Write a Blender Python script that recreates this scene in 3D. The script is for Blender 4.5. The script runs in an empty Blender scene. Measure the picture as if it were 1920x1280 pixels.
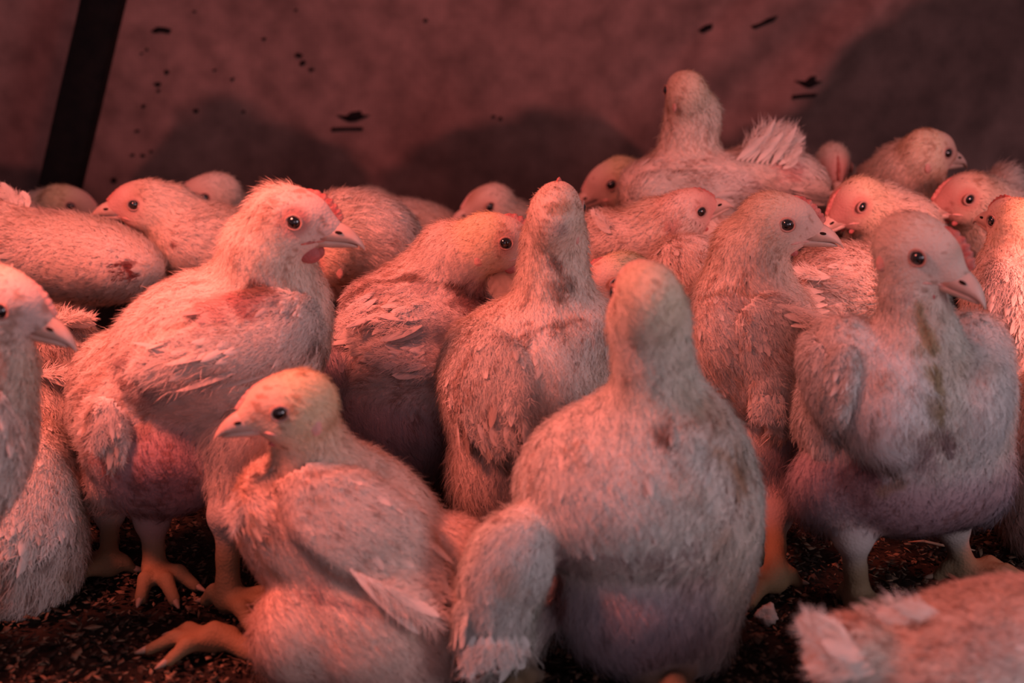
import bpy, math, random
import numpy as np
from mathutils import Vector, Matrix
from mathutils.bvhtree import BVHTree

# ------------------------------------------------------------------ camera
scene = bpy.context.scene
CAM_H = 0.525
PITCH = math.radians(15.7)
FPX = 2667.0
RIGHT = np.array([1.0, 0, 0])
FWD = np.array([0, math.cos(PITCH), -math.sin(PITCH)])
UP = np.array([0, math.sin(PITCH), math.cos(PITCH)])
CAMP = np.array([0, 0, CAM_H])
cd = bpy.data.cameras.new('camera')
cam = bpy.data.objects.new('camera', cd)
bpy.context.collection.objects.link(cam)
cam.location = CAMP
cam.rotation_euler = (math.pi / 2 - PITCH, 0, 0)
cd.sensor_width = 36.0
cd.lens = FPX / 1920 * 36.0
cd.clip_start = 0.02
cd.dof.use_dof = True
cd.dof.focus_distance = 1.27
cd.dof.aperture_fstop = 4.5
scene.camera = cam
scene.view_settings.view_transform = 'Standard'
scene.view_settings.look = 'None'
scene.view_settings.gamma = 1.0
scene.view_settings.use_curve_mapping = False
scene.view_settings.exposure = 0.0

# ------------------------------------------------------------------ world and lights
world = bpy.data.worlds.new('barn_gloom')
scene.world = world
world.use_nodes = True
bg = world.node_tree.nodes['Background']
bg.inputs['Color'].default_value = (1.0, 0.58, 0.68, 1)
bg.inputs['Strength'].default_value = 0.16


def light(kind, name, loc, target, energy, color, size=0.3, spot=None, blend=0.5, size_y=None):
    ld = bpy.data.lights.new(name, kind)
    ld.energy = energy
    ld.color = color
    if kind == 'AREA':
        ld.size = size
        if size_y:
            ld.shape = 'RECTANGLE'
            ld.size_y = size_y
    else:
        ld.shadow_soft_size = size
    if kind == 'SPOT':
        ld.spot_size = math.radians(spot)
        ld.spot_blend = blend
    o = bpy.data.objects.new(name, ld)
    bpy.context.collection.objects.link(o)
    o.location = loc
    d = Vector(target) - Vector(loc)
    o.rotation_euler = d.to_track_quat('-Z', 'Y').to_euler()
    return o


RED = (1.0, 0.185, 0.13)
light('SPOT', 'heat_lamp_left', (-0.62, 0.82, 0.90), (-0.34, 1.04, 0.12), 68, RED, 0.10, 94, 1.0)
light('SPOT', 'heat_lamp_right', (0.62, 1.04, 0.42), (0.46, 1.3, 0.14), 15, RED, 0.05, 80, 1.0)
light('SPOT', 'heat_lamp_centre', (0.0, 1.16, 1.15), (0.05, 1.35, 0.1), 10, RED, 0.06, 130, 0.8)
# added soft fill light to the right of the camera, no visible source
light('AREA', 'side_fill', (1.25, -0.15, 0.62), (0.1, 1.0, 0.15), 7, (1.0, 0.82, 0.93), 0.5, size_y=0.6)
light('AREA', 'camera_fill', (0.3, -2.4, 0.9), (0.0, 1.2, 0.1), 7.5, (1.0, 0.70, 0.86), 1.6, size_y=1.2)  # added broad fill from behind the camera, lifts the shadows


# ------------------------------------------------------------------ helpers
def ray(px, py):
    return RIGHT * ((px - 960) / FPX) - UP * ((py - 640) / FPX) + FWD


def P(px, py, Y):
    r = ray(px, py)
    return CAMP + r * (Y / r[1])


def scl(p):
    return float(np.dot(np.asarray(p) - CAMP, FWD)) / FPX      # metres per pixel there


def project(p):
    q = np.asarray(p) - CAMP
    d = q @ FWD
    return 960 + FPX * (q @ RIGHT) / d, 640 - FPX * (q @ UP) / d


def ground_at(px, py):
    r = ray(px, py)
    return CAMP + r * (-CAM_H / r[2])


def norm(v):
    v = np.asarray(v, float)
    return v / (np.linalg.norm(v, axis=-1, keepdims=True) + 1e-12)


rng = np.random.default_rng(7)
_ph = rng.uniform(0, 6.28, (3, 5))
_dr = rng.normal(size=(3, 5, 3))


def vnoise(p, freq):
    """smooth vector noise, three channels in -1..1"""
    out = np.zeros((len(p), 3))
    for c in range(3):
        for k in range(5):
            d = _dr[c, k]
            out[:, c] += np.sin(p @ d * freq * (0.7 + 0.25 * k) + _ph[c, k])
    return out / 2.6


def new_mat(name):
    m = bpy.data.materials.new(name)
    m.use_nodes = True
    return m, m.node_tree, m.node_tree.nodes['Principled BSDF']


def simple_mat(name, col, rough=0.6, spec=0.3, bump=None, noise=None, sss=0.0, coat=0.0):
    m, t, b = new_mat(name)
    b.inputs['Base Color'].default_value = (*col, 1)
    b.inputs['Roughness'].default_value = rough
    b.inputs['Specular IOR Level'].default_value = spec
    b.inputs['Coat Weight'].default_value = coat
    tc = t.nodes.new('ShaderNodeTexCoord')
    if noise:
        n = t.nodes.new('ShaderNodeTexNoise')
        n.inputs['Scale'].default_value = noise[0]
        n.inputs['Detail'].default_value = 5
        t.links.new(tc.outputs['Object'], n.inputs['Vector'])
        r = t.nodes.new('ShaderNodeValToRGB')
        r.color_ramp.elements[0].position = 0.35
        r.color_ramp.elements[1].position = 0.65
        r.color_ramp.elements[0].color = (*noise[1], 1)
        r.color_ramp.elements[1].color = (*col, 1)
        t.links.new(n.outputs['Fac'], r.inputs['Fac'])
        t.links.new(r.outputs['Color'], b.inputs['Base Color'])
    if bump:
        n = t.nodes.new('ShaderNodeTexNoise')
        n.inputs['Scale'].default_value = bump[0]
        n.inputs['Detail'].default_value = 4
        t.links.new(tc.outputs['Object'], n.inputs['Vector'])
        bm_ = t.nodes.new('ShaderNodeBump')
        bm_.inputs['Strength'].default_value = bump[1]
        bm_.inputs['Distance'].default_value = 0.002
        t.links.new(n.outputs['Fac'], bm_.inputs['Height'])
        t.links.new(bm_.outputs['Normal'], b.inputs['Normal'])
    return m


def col_mat(name, trans=0.25, rough=0.9, bump=None, spec=0.15):
    m, t, b = new_mat(name)
    a = t.nodes.new('ShaderNodeAttribute')
    a.attribute_name = 'Col'
    t.links.new(a.outputs['Color'], b.inputs['Base Color'])
    b.inputs['Roughness'].default_value = rough
    b.inputs['Specular IOR Level'].default_value = spec
    if bump:
        tc = t.nodes.new('ShaderNodeTexCoord')
        n = t.nodes.new('ShaderNodeTexVoronoi')
        n.inputs['Scale'].default_value = bump[0]
        t.links.new(tc.outputs['Object'], n.inputs['Vector'])
        bm_ = t.nodes.new('ShaderNodeBump')
        bm_.inputs['Strength'].default_value = bump[1]
        bm_.inputs['Distance'].default_value = 0.001
        t.links.new(n.outputs['Distance'], bm_.inputs['Height'])
        t.links.new(bm_.outputs['Normal'], b.inputs['Normal'])
    if trans > 0:
        tr = t.nodes.new('ShaderNodeBsdfTranslucent')
        t.links.new(a.outputs['Color'], tr.inputs['Color'])
        mx = t.nodes.new('ShaderNodeMixShader')
        mx.inputs['Fac'].default_value = trans
        out = t.nodes['Material Output']
        t.links.new(b.outputs['BSDF'], mx.inputs[1])
        t.links.new(tr.outputs['BSDF'], mx.inputs[2])
        t.links.new(mx.outputs['Shader'], out.inputs['Surface'])
    return m


M_BODY = col_mat('bird_skin', 0.0, 0.75, bump=(420, 0.35), spec=0.25)
M_DOWN = col_mat('white_down', 0.28)
M_FEATHER = col_mat('white_feather', 0.15, 0.8)
M_BEAK = simple_mat('beak_horn', (0.72, 0.50, 0.42), 0.45, 0.4, noise=(60, (0.60, 0.38, 0.30)))
M_COMB = simple_mat('comb_skin', (0.66, 0.26, 0.21), 0.55, 0.35, bump=(500, 0.6), noise=(200, (0.45, 0.10, 0.09)))
M_WATTLE = simple_mat('wattle_skin', (0.48, 0.13, 0.12), 0.5, 0.35, bump=(500, 0.5))
M_LOBE = simple_mat('ear_lobe_skin', (0.74, 0.40, 0.34), 0.6, 0.3, bump=(400, 0.5))
M_EYE = simple_mat('dark_eye', (0.006, 0.004, 0.004), 0.06, 0.6, coat=1.0)
M_IRIS = simple_mat('brown_iris', (0.045, 0.02, 0.01), 0.15, 0.5, coat=1.0)
M_LID = simple_mat('eyelid_skin', (0.50, 0.28, 0.23), 0.6, 0.3, bump=(600, 0.5))
M_NOSTRIL = simple_mat('nostril_dark', (0.03, 0.015, 0.012), 0.9, 0.1)
M_CLAW = simple_mat('claw_horn', (0.26, 0.19, 0.14), 0.5, 0.3)


def mesh_obj(name, V, F, mat, parent=None, base=(0, 0, 0), col=None, normals=None, smooth=True):
    """V (n,3) world coordinates, F (m,k) int array or list of arrays"""
    V = np.asarray(V, float) - np.asarray(base, float)
    me = bpy.data.meshes.new(name)
    Fs = F if isinstance(F, list) else [F]
    Fs = [np.asarray(f, np.int32) for f in Fs if len(f)]
    nl = sum(f.size for f in Fs)
    npoly = sum(len(f) for f in Fs)
    me.vertices.add(len(V))
    me.vertices.foreach_set('co', V.astype(np.float32).ravel())
    me.loops.add(nl)
    me.loops.foreach_set('vertex_index', np.concatenate([f.ravel() for f in Fs]))
    me.polygons.add(npoly)
    starts, s = [], 0
    for f in Fs:
        k = f.shape[1]
        starts.append(s + np.arange(len(f)) * k)
        s += f.size
    me.polygons.foreach_set('loop_start', np.concatenate(starts).astype(np.int32))
    me.update(calc_edges=True)
    if smooth:
        me.polygons.foreach_set('use_smooth', np.ones(npoly, bool))
    if col is not None:
        a = me.color_attributes.new('Col', 'FLOAT_COLOR', 'POINT')
        c = np.ones((len(V), 4), np.float32)
        c[:, :3] = col
        a.data.foreach_set('color', c.ravel())
    if isinstance(mat, (list, tuple)):
        for x in mat:
            me.materials.append(x)
    else:
        me.materials.append(mat)
    if normals is not None:
        me.normals_split_custom_set_from_vertices(norm(normals).astype(np.float32))
    o = bpy.data.objects.new(name, me)
    bpy.context.collection.objects.link(o)
    if parent is not None:
        o.parent = parent
    else:
        o.location = base
    return o


# ------------------------------------------------------------------ implicit shapes
TYPES = {   # colour, fibre length mm, density, card weight
    'body': ((0.80, 0.72, 0.64), 11, 1.0, 1.0),
    'crop': ((0.88, 0.80, 0.74), 15, 1.2, 0.1),
    'fluff': ((0.74, 0.65, 0.58), 17, 1.1, 0.15),
    'grey': ((0.46, 0.39, 0.41), 17, 0.9, 0.3),
    'bare': ((0.34, 0.21, 0.23), 7, 0.55, 0.0),
    'neck': ((0.80, 0.71, 0.60), 10, 1.2, 0.12),
    'head': ((0.80, 0.68, 0.54), 7, 1.7, 0.0),
    'wing': ((0.82, 0.74, 0.66), 7, 0.35, 1.6),
    'leg': ((0.18, 0.115, 0.06), 0, 0.0, 0.0),
    'hock': ((0.34, 0.26, 0.23), 0, 0.0, 0.0),
}


class Ell:
    def __init__(s, c, axes, r, t, flow, k=0.012):
        s.c, s.A, s.r, s.t, s.k = np.asarray(c, float), np.asarray(axes, float), np.asarray(r, float), t, k
        s.flow = None if flow is None else norm(flow)

    def d(s, p):
        q = (p - s.c) @ s.A.T
        k0 = np.linalg.norm(q / s.r, axis=-1)
        k1 = np.linalg.norm(q / (s.r * s.r), axis=-1)
        return k0 * (k0 - 1.0) / (k1 + 1e-9)

    def box(s, m):
        e = np.sqrt(((s.A * s.r[:, None]) ** 2).sum(0))
        return s.c - e - m, s.c + e + m


class Cone:
    def __init__(s, a, b, ra, rb, t, flow=None, k=0.010):
        s.a, s.b, s.ra, s.rb, s.t, s.k = np.asarray(a, float), np.asarray(b, float), ra, rb, t, k
        s.flow = norm(s.b - s.a) if flow is None else norm(flow)

    def d(s, p):
        ba = s.b - s.a
        h = np.clip(((p - s.a) @ ba) / (ba @ ba + 1e-12), 0, 1)
        return np.linalg.norm(p - s.a - h[..., None] * ba, axis=-1) - (s.ra + (s.rb - s.ra) * h)

    def box(s, m):
        r = max(s.ra, s.rb) + m
        return np.minimum(s.a, s.b) - r, np.maximum(s.a, s.b) + r


def E(x, y, Y, a, b, c, rot=0, t='body', flow=None, yaw=0, k=0.014):
    """ellipsoid whose half sizes a, b (across, up) and c (deep) are given in pixels at its distance"""
    p = P(x, y, Y)
    s = scl(p)
    r = math.radians(rot)
    e1 = RIGHT * math.cos(r) + UP * math.sin(r)
    e2 = -RIGHT * math.sin(r) + UP * math.cos(r)
    e3 = FWD.copy()
    w = math.radians(yaw)
    e1, e3 = e1 * math.cos(w) + e3 * math.sin(w), -e1 * math.sin(w) + e3 * math.cos(w)
    q = Ell(p, [e1, e2, e3], np.array([a, b, c]) * s, t, fl(flow) if flow is not None else None, k)
    q.px = (x, y, a, b, r)
    return q


def fl(f):
    """flow as (angle in the upright plane facing the camera, towards-camera amount)"""
    if f is None:
        return None
    if len(f) == 3:
        return norm(f)
    a = math.radians(f[0])
    return norm(RIGHT * math.cos(a) + UP * math.sin(a) - FWD * f[1])


def surface(prims, vox, clip_floor=True):
    boxes = [q.box(q.k + 3 * vox) for q in prims]
    lo = np.min([b[0] for b in boxes], 0)
    hi = np.max([b[1] for b in boxes], 0)
    if clip_floor:
        lo[2] = max(lo[2], -2 * vox)
    n = np.ceil((hi - lo) / vox).astype(int) + 1
    G = np.full(n, 0.05, np.float32)
    for q, (b0, b1) in zip(prims, boxes):
        i0 = np.clip(np.floor((b0 - lo) / vox).astype(int), 0, n)
        i1 = np.clip(np.ceil((b1 - lo) / vox).astype(int) + 1, 0, n)
        if (i1 <= i0).any():
            continue
        ax = [lo[k] + vox * np.arange(i0[k], i1[k]) for k in range(3)]
        pts = np.stack(np.meshgrid(*ax, indexing='ij'), -1)
        d = q.d(pts)
        sl = tuple(slice(i0[k], i1[k]) for k in range(3))
        g = G[sl]
        h = np.maximum(q.k - np.abs(g - d), 0) / q.k
        G[sl] = np.minimum(g, d) - h * h * q.k * 0.25
    if clip_floor:
        z = lo[2] + vox * np.arange(n[2])
        G = np.maximum(G, (0.0015 - z)[None, None, :].astype(np.float32))
    # surface nets
    S = G < 0
    nx, ny, nz = (n - 1)
    corners = [(i, j, k) for i in (0, 1) for j in (0, 1) for k in (0, 1)]
    cnt = np.zeros((nx, ny, nz), np.int8)
    for i, j, k in corners:
        cnt += S[i:i + nx, j:j + ny, k:k + nz]
    act = (cnt > 0) & (cnt < 8)
    idx = np.full((nx, ny, nz), -1, np.int32)
    cells = np.argwhere(act)
    idx[act] = np.arange(len(cells))
    cv = {c: G[cells[:, 0] + c[0], cells[:, 1] + c[1], cells[:, 2] + c[2]] for c in corners}
    acc = np.zeros((len(cells), 3))
    num = np.zeros(len(cells))
    for a in range(3):
        for c in corners:
            if c[a] == 1:
                continue
            c2 = list(c)
            c2[a] = 1
            va, vb = cv[c], cv[tuple(c2)]
            m = (va < 0) != (vb < 0)
            t = np.where(m, va / (va - vb + 1e-20), 0)
            pt = np.tile(np.array(c, float), (len(cells), 1))
            pt[:, a] = t
            acc += pt * m[:, None]
            num += m
    V = lo + vox * (cells + acc / num[:, None])
    quads = []
    for a in range(3):
        b, c = (a + 1) % 3, (a + 2) % 3
        s0 = [slice(None)] * 3
        s1 = [slice(None)] * 3
        s0[a] = slice(0, -1)
        s1[a] = slice(1, None)
        ch = S[tuple(s0)] != S[tuple(s1)]
        e = np.argwhere(ch)
        e = e[(e[:, b] > 0) & (e[:, c] > 0) & (e[:, b] < n[b] - 1) & (e[:, c] < n[c] - 1)]
        if not len(e):
            continue
        ins = S[e[:, 0], e[:, 1], e[:, 2]]

        def cell(db, dc):
            f = e.copy()
            f[:, b] -= db
            f[:, c] -= dc
            return idx[f[:, 0], f[:, 1], f[:, 2]]
        q = np.stack([cell(1, 1), cell(0, 1), cell(0, 0), cell(1, 0)], 1)
        q = np.where(ins[:, None], q, q[:, ::-1])
        quads.append(q)
    F = np.concatenate(quads)
    F = F[(F >= 0).all(1)]
    for _ in range(2):      # light smoothing
        s = np.zeros_like(V)
        w = np.zeros(len(V))
        for k in range(4):
            np.add.at(s, F[:, k], V[F[:, (k + 1) % 4]] + V[F[:, (k + 3) % 4]])
            np.add.at(w, F[:, k], 2)
        V = np.where(w[:, None] > 0, 0.5 * V + 0.5 * s / np.maximum(w, 1)[:, None], V)
    return V, F


def vert_normals(V, F):
    n = np.cross(V[F[:, 2]] - V[F[:, 0]], V[F[:, 3]] - V[F[:, 1]])
    N = np.zeros_like(V)
    for k in range(4):
        np.add.at(N, F[:, k], n)
    return norm(N)


def sample(V, F, N, count, r):
    T = np.concatenate([F[:, [0, 1, 2]], F[:, [0, 2, 3]]])
    ar = np.linalg.norm(np.cross(V[T[:, 1]] - V[T[:, 0]], V[T[:, 2]] - V[T[:, 0]]), axis=1)
    i = r.choice(len(T), count, p=ar / ar.sum())
    u = r.random((count, 2))
    f = u.sum(1) > 1
    u[f] = 1 - u[f]
    t = T[i]
    w = np.stack([1 - u.sum(1), u[:, 0], u[:, 1]], 1)
    p = (V[t] * w[:, :, None]).sum(1)
    nn = norm((N[t] * w[:, :, None]).sum(1))
    return p, nn, ar.sum() * 0.5


class Look:
    """colour, fibre length, flow at any point of a bird"""

    def __init__(s, prims, head, stains, tint):
        s.prims, s.head, s.stains, s.tint = prims, head, stains, tint

    def at(s, p):
        D = np.stack([q.d(p) for q in s.prims], 1)
        m = D.min(1, keepdims=True)
        W = np.exp(-(D - m) / 0.005)
        W /= W.sum(1, keepdims=True)
        T = [TYPES[q.t] for q in s.prims]
        col = W @ np.array([t[0] for t in T])
        L = W @ np.array([t[1] for t in T]) * 0.001
        den = W @ np.array([t[2] for t in T])
        card = W @ np.array([t[3] for t in T])
        flow = W @ np.array([q.flow for q in s.prims])
        flow = norm(flow + 0.22 * vnoise(p, 55) + 0.12 * vnoise(p, 160))
        leg = W @ np.array([1.0 if q.t in ('leg', 'hock') else 0 for q in s.prims])
        den = np.where(leg > 0.45, 0, den)
        col = col * s.tint
        if s.head is not None:
            h = s.head
            q = h['inv'](p)
            near = np.exp(-np.maximum(0, np.linalg.norm(q / np.array([36, 30, 32]), axis=1) - 0.75) * 6)
            hw = W @ np.array([1.0 if x.t == 'head' else 0 for x in s.prims])
            # yellowish crown, pink face towards the beak
            face = np.clip((q[:, 0] + 2) / 24, 0, 1) * hw
            yel = hw * (1 - face) + 0.0 * near
            col = col * (1 - yel[:, None]) + yel[:, None] * np.array(h['col'])
            col = col * (1 - face[:, None]) + face[:, None] * np.array(h['face'])
            ring = np.zeros(len(p))
            for sd in (-1, 1):
                de = np.linalg.norm(q - np.array([8, sd * h['ey'], 4]), axis=1)
                ring = np.maximum(ring, np.clip((13 - de) / 5, 0, 1))
                den = np.where(de < 7.4, 0, den)
                dl = np.linalg.norm((q - np.array([-11, sd * h['ly'], -8])) / np.array([1, 1, 1.4]), axis=1)
                den = np.where(dl < 4.5, 0, den)
                dm = np.abs(q[:, 2] + 8.5 - (q[:, 0] - 15) * 0.1)
                mouth = (q[:, 0] > 13) & (q[:, 0] < 34) & (dm < 2.0)
            rr = (ring * hw * h['red'])[:, None]
            col = col * (1 - rr) + rr * np.array([0.55, 0.17, 0.15])
            L = L * (1 - 0.72 * np.clip((q[:, 0] + 4) / 20, 0, 1) * hw)
            L = L * (1 - 0.4 * ring * hw)
            L = L * (1 + h['crest'] * hw * np.clip((8 - q[:, 0]) / 14, 0, 1))
            den = np.where((q[:, 0] > 30) & (hw > .5), 0, den)
            den = den * (1 + 0.6 * face)
        nz = vnoise(p, 38)
        nz2 = vnoise(p, 110)
        dirt = np.clip(nz[:, 0] * 0.6 + nz2[:, 1] * 0.4 - 0.42, 0, 1)[:, None] * 0.9
        dirt = dirt * (1 - leg[:, None])
        col = col * (1 - dirt * np.array([0.38, 0.5, 0.58]))
        col = col * (1 + 0.06 * nz[:, 2:3] * np.array([1, 1.0, 1.3]))
        hf = vnoise(p, 300)
        sp = (np.clip((hf[:, 0] + 0.7 * nz[:, 1] - 1.0) * 3, 0, .6) * (1 - leg))[:, None]
        col = col * (1 - sp * np.array([0.55, 0.72, 0.78]))
        for c, r, colr, st in s.stains:  # dirt stains, on some birds also painted shade
            d = np.linalg.norm(p - c, axis=1) / r + 0.45 * nz2[:, 0] + 0.3 * vnoise(p, 330)[:, 1]
            w = (np.clip((1.25 - d) / 0.6, 0, 1) * st)[:, None]
            col = col * (1 - w) + w * np.array(colr)
        return np.clip(col, 0.01, 0.92), L, den, card, flow, leg


def fibres(p, n, flow, L, wid, col, r, lift=0.22):
    """short tapered barbs rooted on the plumage"""
    m = len(p)
    t = norm(flow - n * (flow * n).sum(1, keepdims=True))
    lf = (lift * r.uniform(0.5, 1.6, m))[:, None]
    t = norm(t + 0.28 * r.normal(size=(m, 3)))
    d0 = norm(t + n * (lf + 0.45))
    d1 = norm(t + n * lf * 0.35)
    LL = (L * r.uniform(0.55, 1.25, m))[:, None]
    side = norm(np.cross(t, n) + 0.5 * r.normal(size=(m, 3)))
    w = (wid * r.uniform(0.7, 1.3, m))[:, None]
    a = p - n * 0.0008
    b = a + d0 * LL * 0.45
    c = b + d1 * LL * 0.55
    V = np.stack([a - side * w * .5, a + side * w * .5, b - side * w * .42, b + side * w * .42, c], 1).reshape(-1, 3)
    k = np.arange(m)[:, None] * 5
    F = np.concatenate([k + np.array([0, 1, 3]), k + np.array([0, 3, 2]), k + np.array([2, 3, 4])])
    nn = norm(n + 0.18 * t)
    NN = np.repeat(nn, 5, 0)
    br = (1 + 0.06 * r.normal(size=(m, 1)))
    C = np.repeat(col * br, 5, 0)
    return V, F, NN, C


PROFILE = [(0.0, 0.18), (0.2, 0.7), (0.45, 0.95), (0.7, 0.82), (0.86, 0.5), (0.95, 0.12)]


def barbs(p, n, flow, L, W, col, r, lift, curl, per=18, thick=0.0005):
    """loose barbs fringing each vaned feather"""
    m = len(p)
    if m == 0:
        return None
    L = np.broadcast_to(L, (m,))
    W = np.broadcast_to(W, (m,))
    t = norm(flow - n * (flow * n).sum(1, keepdims=True))
    s = norm(np.cross(t, n))
    u = r.uniform(0.25, 0.95, (m, per, 1))
    sd = r.uniform(-1, 1, (m, per, 1))
    w = np.interp(u, [q[0] for q in PROFILE], [q[1] for q in PROFILE])
    LL = L[:, None, None]
    root = p[:, None] + t[:, None] * LL * u + n[:, None] * (LL * (lift * u - curl * u * u * .55) + 0.0006) + s[:, None] * sd * w * W[:, None, None] * .42
    d = t[:, None] + s[:, None] * sd * 0.75 + n[:, None] * 0.10 + 0.12 * r.normal(size=(m, per, 3))
    nn = np.repeat(n[:, None], per, 1).reshape(-1, 3)
    dd = norm(d.reshape(-1, 3))
    ll = np.repeat(L * 0.30, per)
    cc = np.repeat(col[:, None], per, 1).reshape(-1, 3)
    return fibres(root.reshape(-1, 3), nn, dd, ll, thick, cc, r, lift=0.10)


def cards(p, n, flow, L, W, col, r, lift=0.16, curl=0.25):
    """vaned feathers, lying like shingles"""
    m = len(p)
    t = norm(flow - n * (flow * n).sum(1, keepdims=True))
    t = norm(t + 0.12 * r.normal(size=(m, 3)))
    s = norm(np.cross(t, n))
    L = (L * r.uniform(0.75, 1.2, m))[:, None]
    W = (W * r.uniform(0.8, 1.2, m))[:, None]
    lf = (lift * r.uniform(0.5, 1.5, m))[:, None]
    rows = []
    cols = []
    for j, (u, w) in enumerate(PROFILE):
        ctr = p - n * 0.001 + t * L * u + n * L * (lf * u - curl * u * u * 0.55)
        hw = W * 0.5 * w
        dip = n * hw * 0.16
        jit = t * L * 0.03 * r.normal(size=(m, 1)) * (u > .7)
        rows.append(np.stack([ctr - s * hw - dip + jit, ctr, ctr + s * hw - dip - jit], 1))
        shade = 1.0
        cols.append(np.stack([col * 0.97 * shade, col * 1.02 * shade, col * 0.97 * shade], 1))
    V = np.stack(rows, 1)                   # m, 6, 3, 3
    C = np.stack(cols, 1) * (1 + 0.05 * r.normal(size=(m, 1, 1, 1)))
    K = len(PROFILE) * 3
    k = np.arange(m)[:, None] * K
    F = []
    for j in range(len(PROFILE) - 1):
        for q in range(2):
            o = j * 3 + q
            F.append(k + np.array([o, o + 1, o + 4, o + 3]))
    F = np.concatenate(F)
    sg = np.array([-0.35, 0, 0.35])
    N = np.repeat(norm(n)[:, None, None, :], len(PROFILE), 1)
    N = N + s[:, None, None, :] * sg[None, None, :, None] + 0.15 * t[:, None, None, :]
    return V.reshape(-1, 3), F, norm(N.reshape(-1, 3)), C.reshape(-1, 3)


# ------------------------------------------------------------------ head pieces
def head_frame(c, yaw, pitch, roll, s):
    y, p, r = map(math.radians, (yaw, pitch, roll))
    f = np.array([math.cos(y) * math.cos(p), math.sin(y) * math.cos(p), math.sin(p)])
    l = norm(np.cross([0, 0, 1.0], f))
    u = np.cross(f, l)
    l, u = l * math.cos(r) + u * math.sin(r), -l * math.sin(r) + u * math.cos(r)
    A = np.stack([f, l, u])
    k = 0.001 * s

    def to(q):
        return c + (np.asarray(q, float) * k) @ A

    def inv(p_):
        return ((p_ - c) @ A.T) / k
    return A, to, inv, k


HEAD_PARTS = [((-2, 0, 3), (25, 19, 21)), ((12, 0, 8), (17, 13, 13)), ((4, 0, -9), (19, 15, 13)),
              ((21, 0, 0), (12, 8.6, 11)), ((30, 0, 0), (6.5, 5.4, 6.5))]


def loft(secs):
    """secs: list of (n,3) rings -> V, F (closed rings, capped with quads/tri fans as quads)"""
    n = len(secs[0])
    V = np.concatenate(secs)
    F = []
    for j in range(len(secs) - 1):
        for i in range(n):
            a, b = j * n + i, j * n + (i + 1) % n
            F.append([a, b, b + n, a + n])
    F4 = np.array(F)
    o = len(V)
    V = np.concatenate([V, secs[0].mean(0)[None], secs[-1].mean(0)[None]])
    T = []
    for i in range(n):
        T.append([o, (i + 1) % n, i])
        T.append([o + 1, (len(secs) - 1) * n + i, (len(secs) - 1) * n + (i + 1) % n])
    return V, [F4, np.array(T)]


def tube(pts, rad, nseg=6):
    pts = np.asarray(pts, float)
    secs = []
    for i, p_ in enumerate(pts):
        tn = norm(pts[min(i + 1, len(pts) - 1)] - pts[max(i - 1, 0)])
        a_ = norm(np.cross(tn, [0.1, 0.2, 1]))
        b_ = np.cross(tn, a_)
        rr = rad * (0.35 if i in (0, len(pts) - 1) else 1)
        secs.append(np.array([p_ + (a_ * math.cos(q) + b_ * math.sin(q)) * rr for q in np.linspace(0, 2 * math.pi, nseg + 1)[:-1]]))
    return loft(secs)


def beak_upper():
    xs = [24, 29, 34, 39, 43, 46.5, 49.5, 51.5, 52.5]
    top = [9, 7.2, 5.6, 3.6, 1.2, -1.8, -5.2, -8.2, -10.4]
    low = [-6.6, -6.6, -6.4, -6.2, -6.2, -6.8, -8.2, -9.8, -10.9]
    hw = [8.2, 7.6, 6.8, 5.8, 4.8, 3.8, 2.6, 1.4, 0.5]
    secs = []
    for x, t, l, w in zip(xs, top, low, hw):
        ring = []
        for a in np.linspace(0, math.pi, 9):
            ring.append([x, w * math.cos(a), l + (t - l) * math.sin(a) ** 0.8])
        for b in np.linspace(-1, 1, 5)[1:-1]:
            ring.append([x - 0.3, b * w * 0.9, l + 0.25])
        secs.append(np.array(ring))
    return loft(secs)


def beak_lower():
    xs = [18, 24, 30, 36, 41, 45, 47.5]
    top = [-7.6, -7.5, -7.2, -7.0, -7.1, -7.9, -8.8]
    low = [-13.5, -13.2, -12.6, -11.8, -11.0, -10.4, -9.8]
    hw = [8.0, 7.4, 6.4, 5.2, 4.0, 2.6, 1.0]
    secs = []
    for x, t, l, w in zip(xs, top, low, hw):
        ring = []
        for b in np.linspace(1, -1, 5):
            ring.append([x, b * w, t])
        for a in np.linspace(math.pi, 2 * math.pi, 9)[1:-1]:
            ring.append([x, w * math.cos(a), t + (t - l) * math.sin(a)])
        secs.append(np.array(ring))
    return loft(secs)


def uvs(c, r, A=None, nu=20, nv=12):
    V = []
    for j in range(1, nv):
        th = math.pi * j / nv
        for i in range(nu):
            ph = 2 * math.pi * i / nu
            V.append([math.sin(th) * math.cos(ph), math.sin(th) * math.sin(ph), math.cos(th)])
    V += [[0, 0, 1], [0, 0, -1]]
    V = np.array(V) * np.asarray(r)
    if A is not None:
        V = V @ np.asarray(A)
    V = V + np.asarray(c)
    F, T = [], []
    for j in range(nv - 2):
        for i in range(nu):
            a, b = j * nu + i, j * nu + (i + 1) % nu
            F.append([a, a + nu, b + nu, b])
    top, bot = len(V) - 2, len(V) - 1
    for i in range(nu):
        T.append([top, i, (i + 1) % nu])
        T.append([bot, (nv - 2) * nu + (i + 1) % nu, (nv - 2) * nu + i])
    return V, [np.array(F), np.array(T)]


def torus(c, R, r, A, sq=1.0, nu=28, nv=8):
    V, F = [], []
    for i in range(nu):
        a = 2 * math.pi * i / nu
        for j in range(nv):
            b = 2 * math.pi * j / nv
            q = np.array([(R + r * math.cos(b)) * math.cos(a), r * math.sin(b), (R + r * math.cos(b)) * math.sin(a) * sq])
            V.append(c + q @ A)
            F.append([i * nv + j, ((i + 1) % nu) * nv + j, ((i + 1) % nu) * nv + (j + 1) % nv, i * nv + (j + 1) % nv])
    return np.array(V), np.array(F)[:, ::-1]


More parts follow.
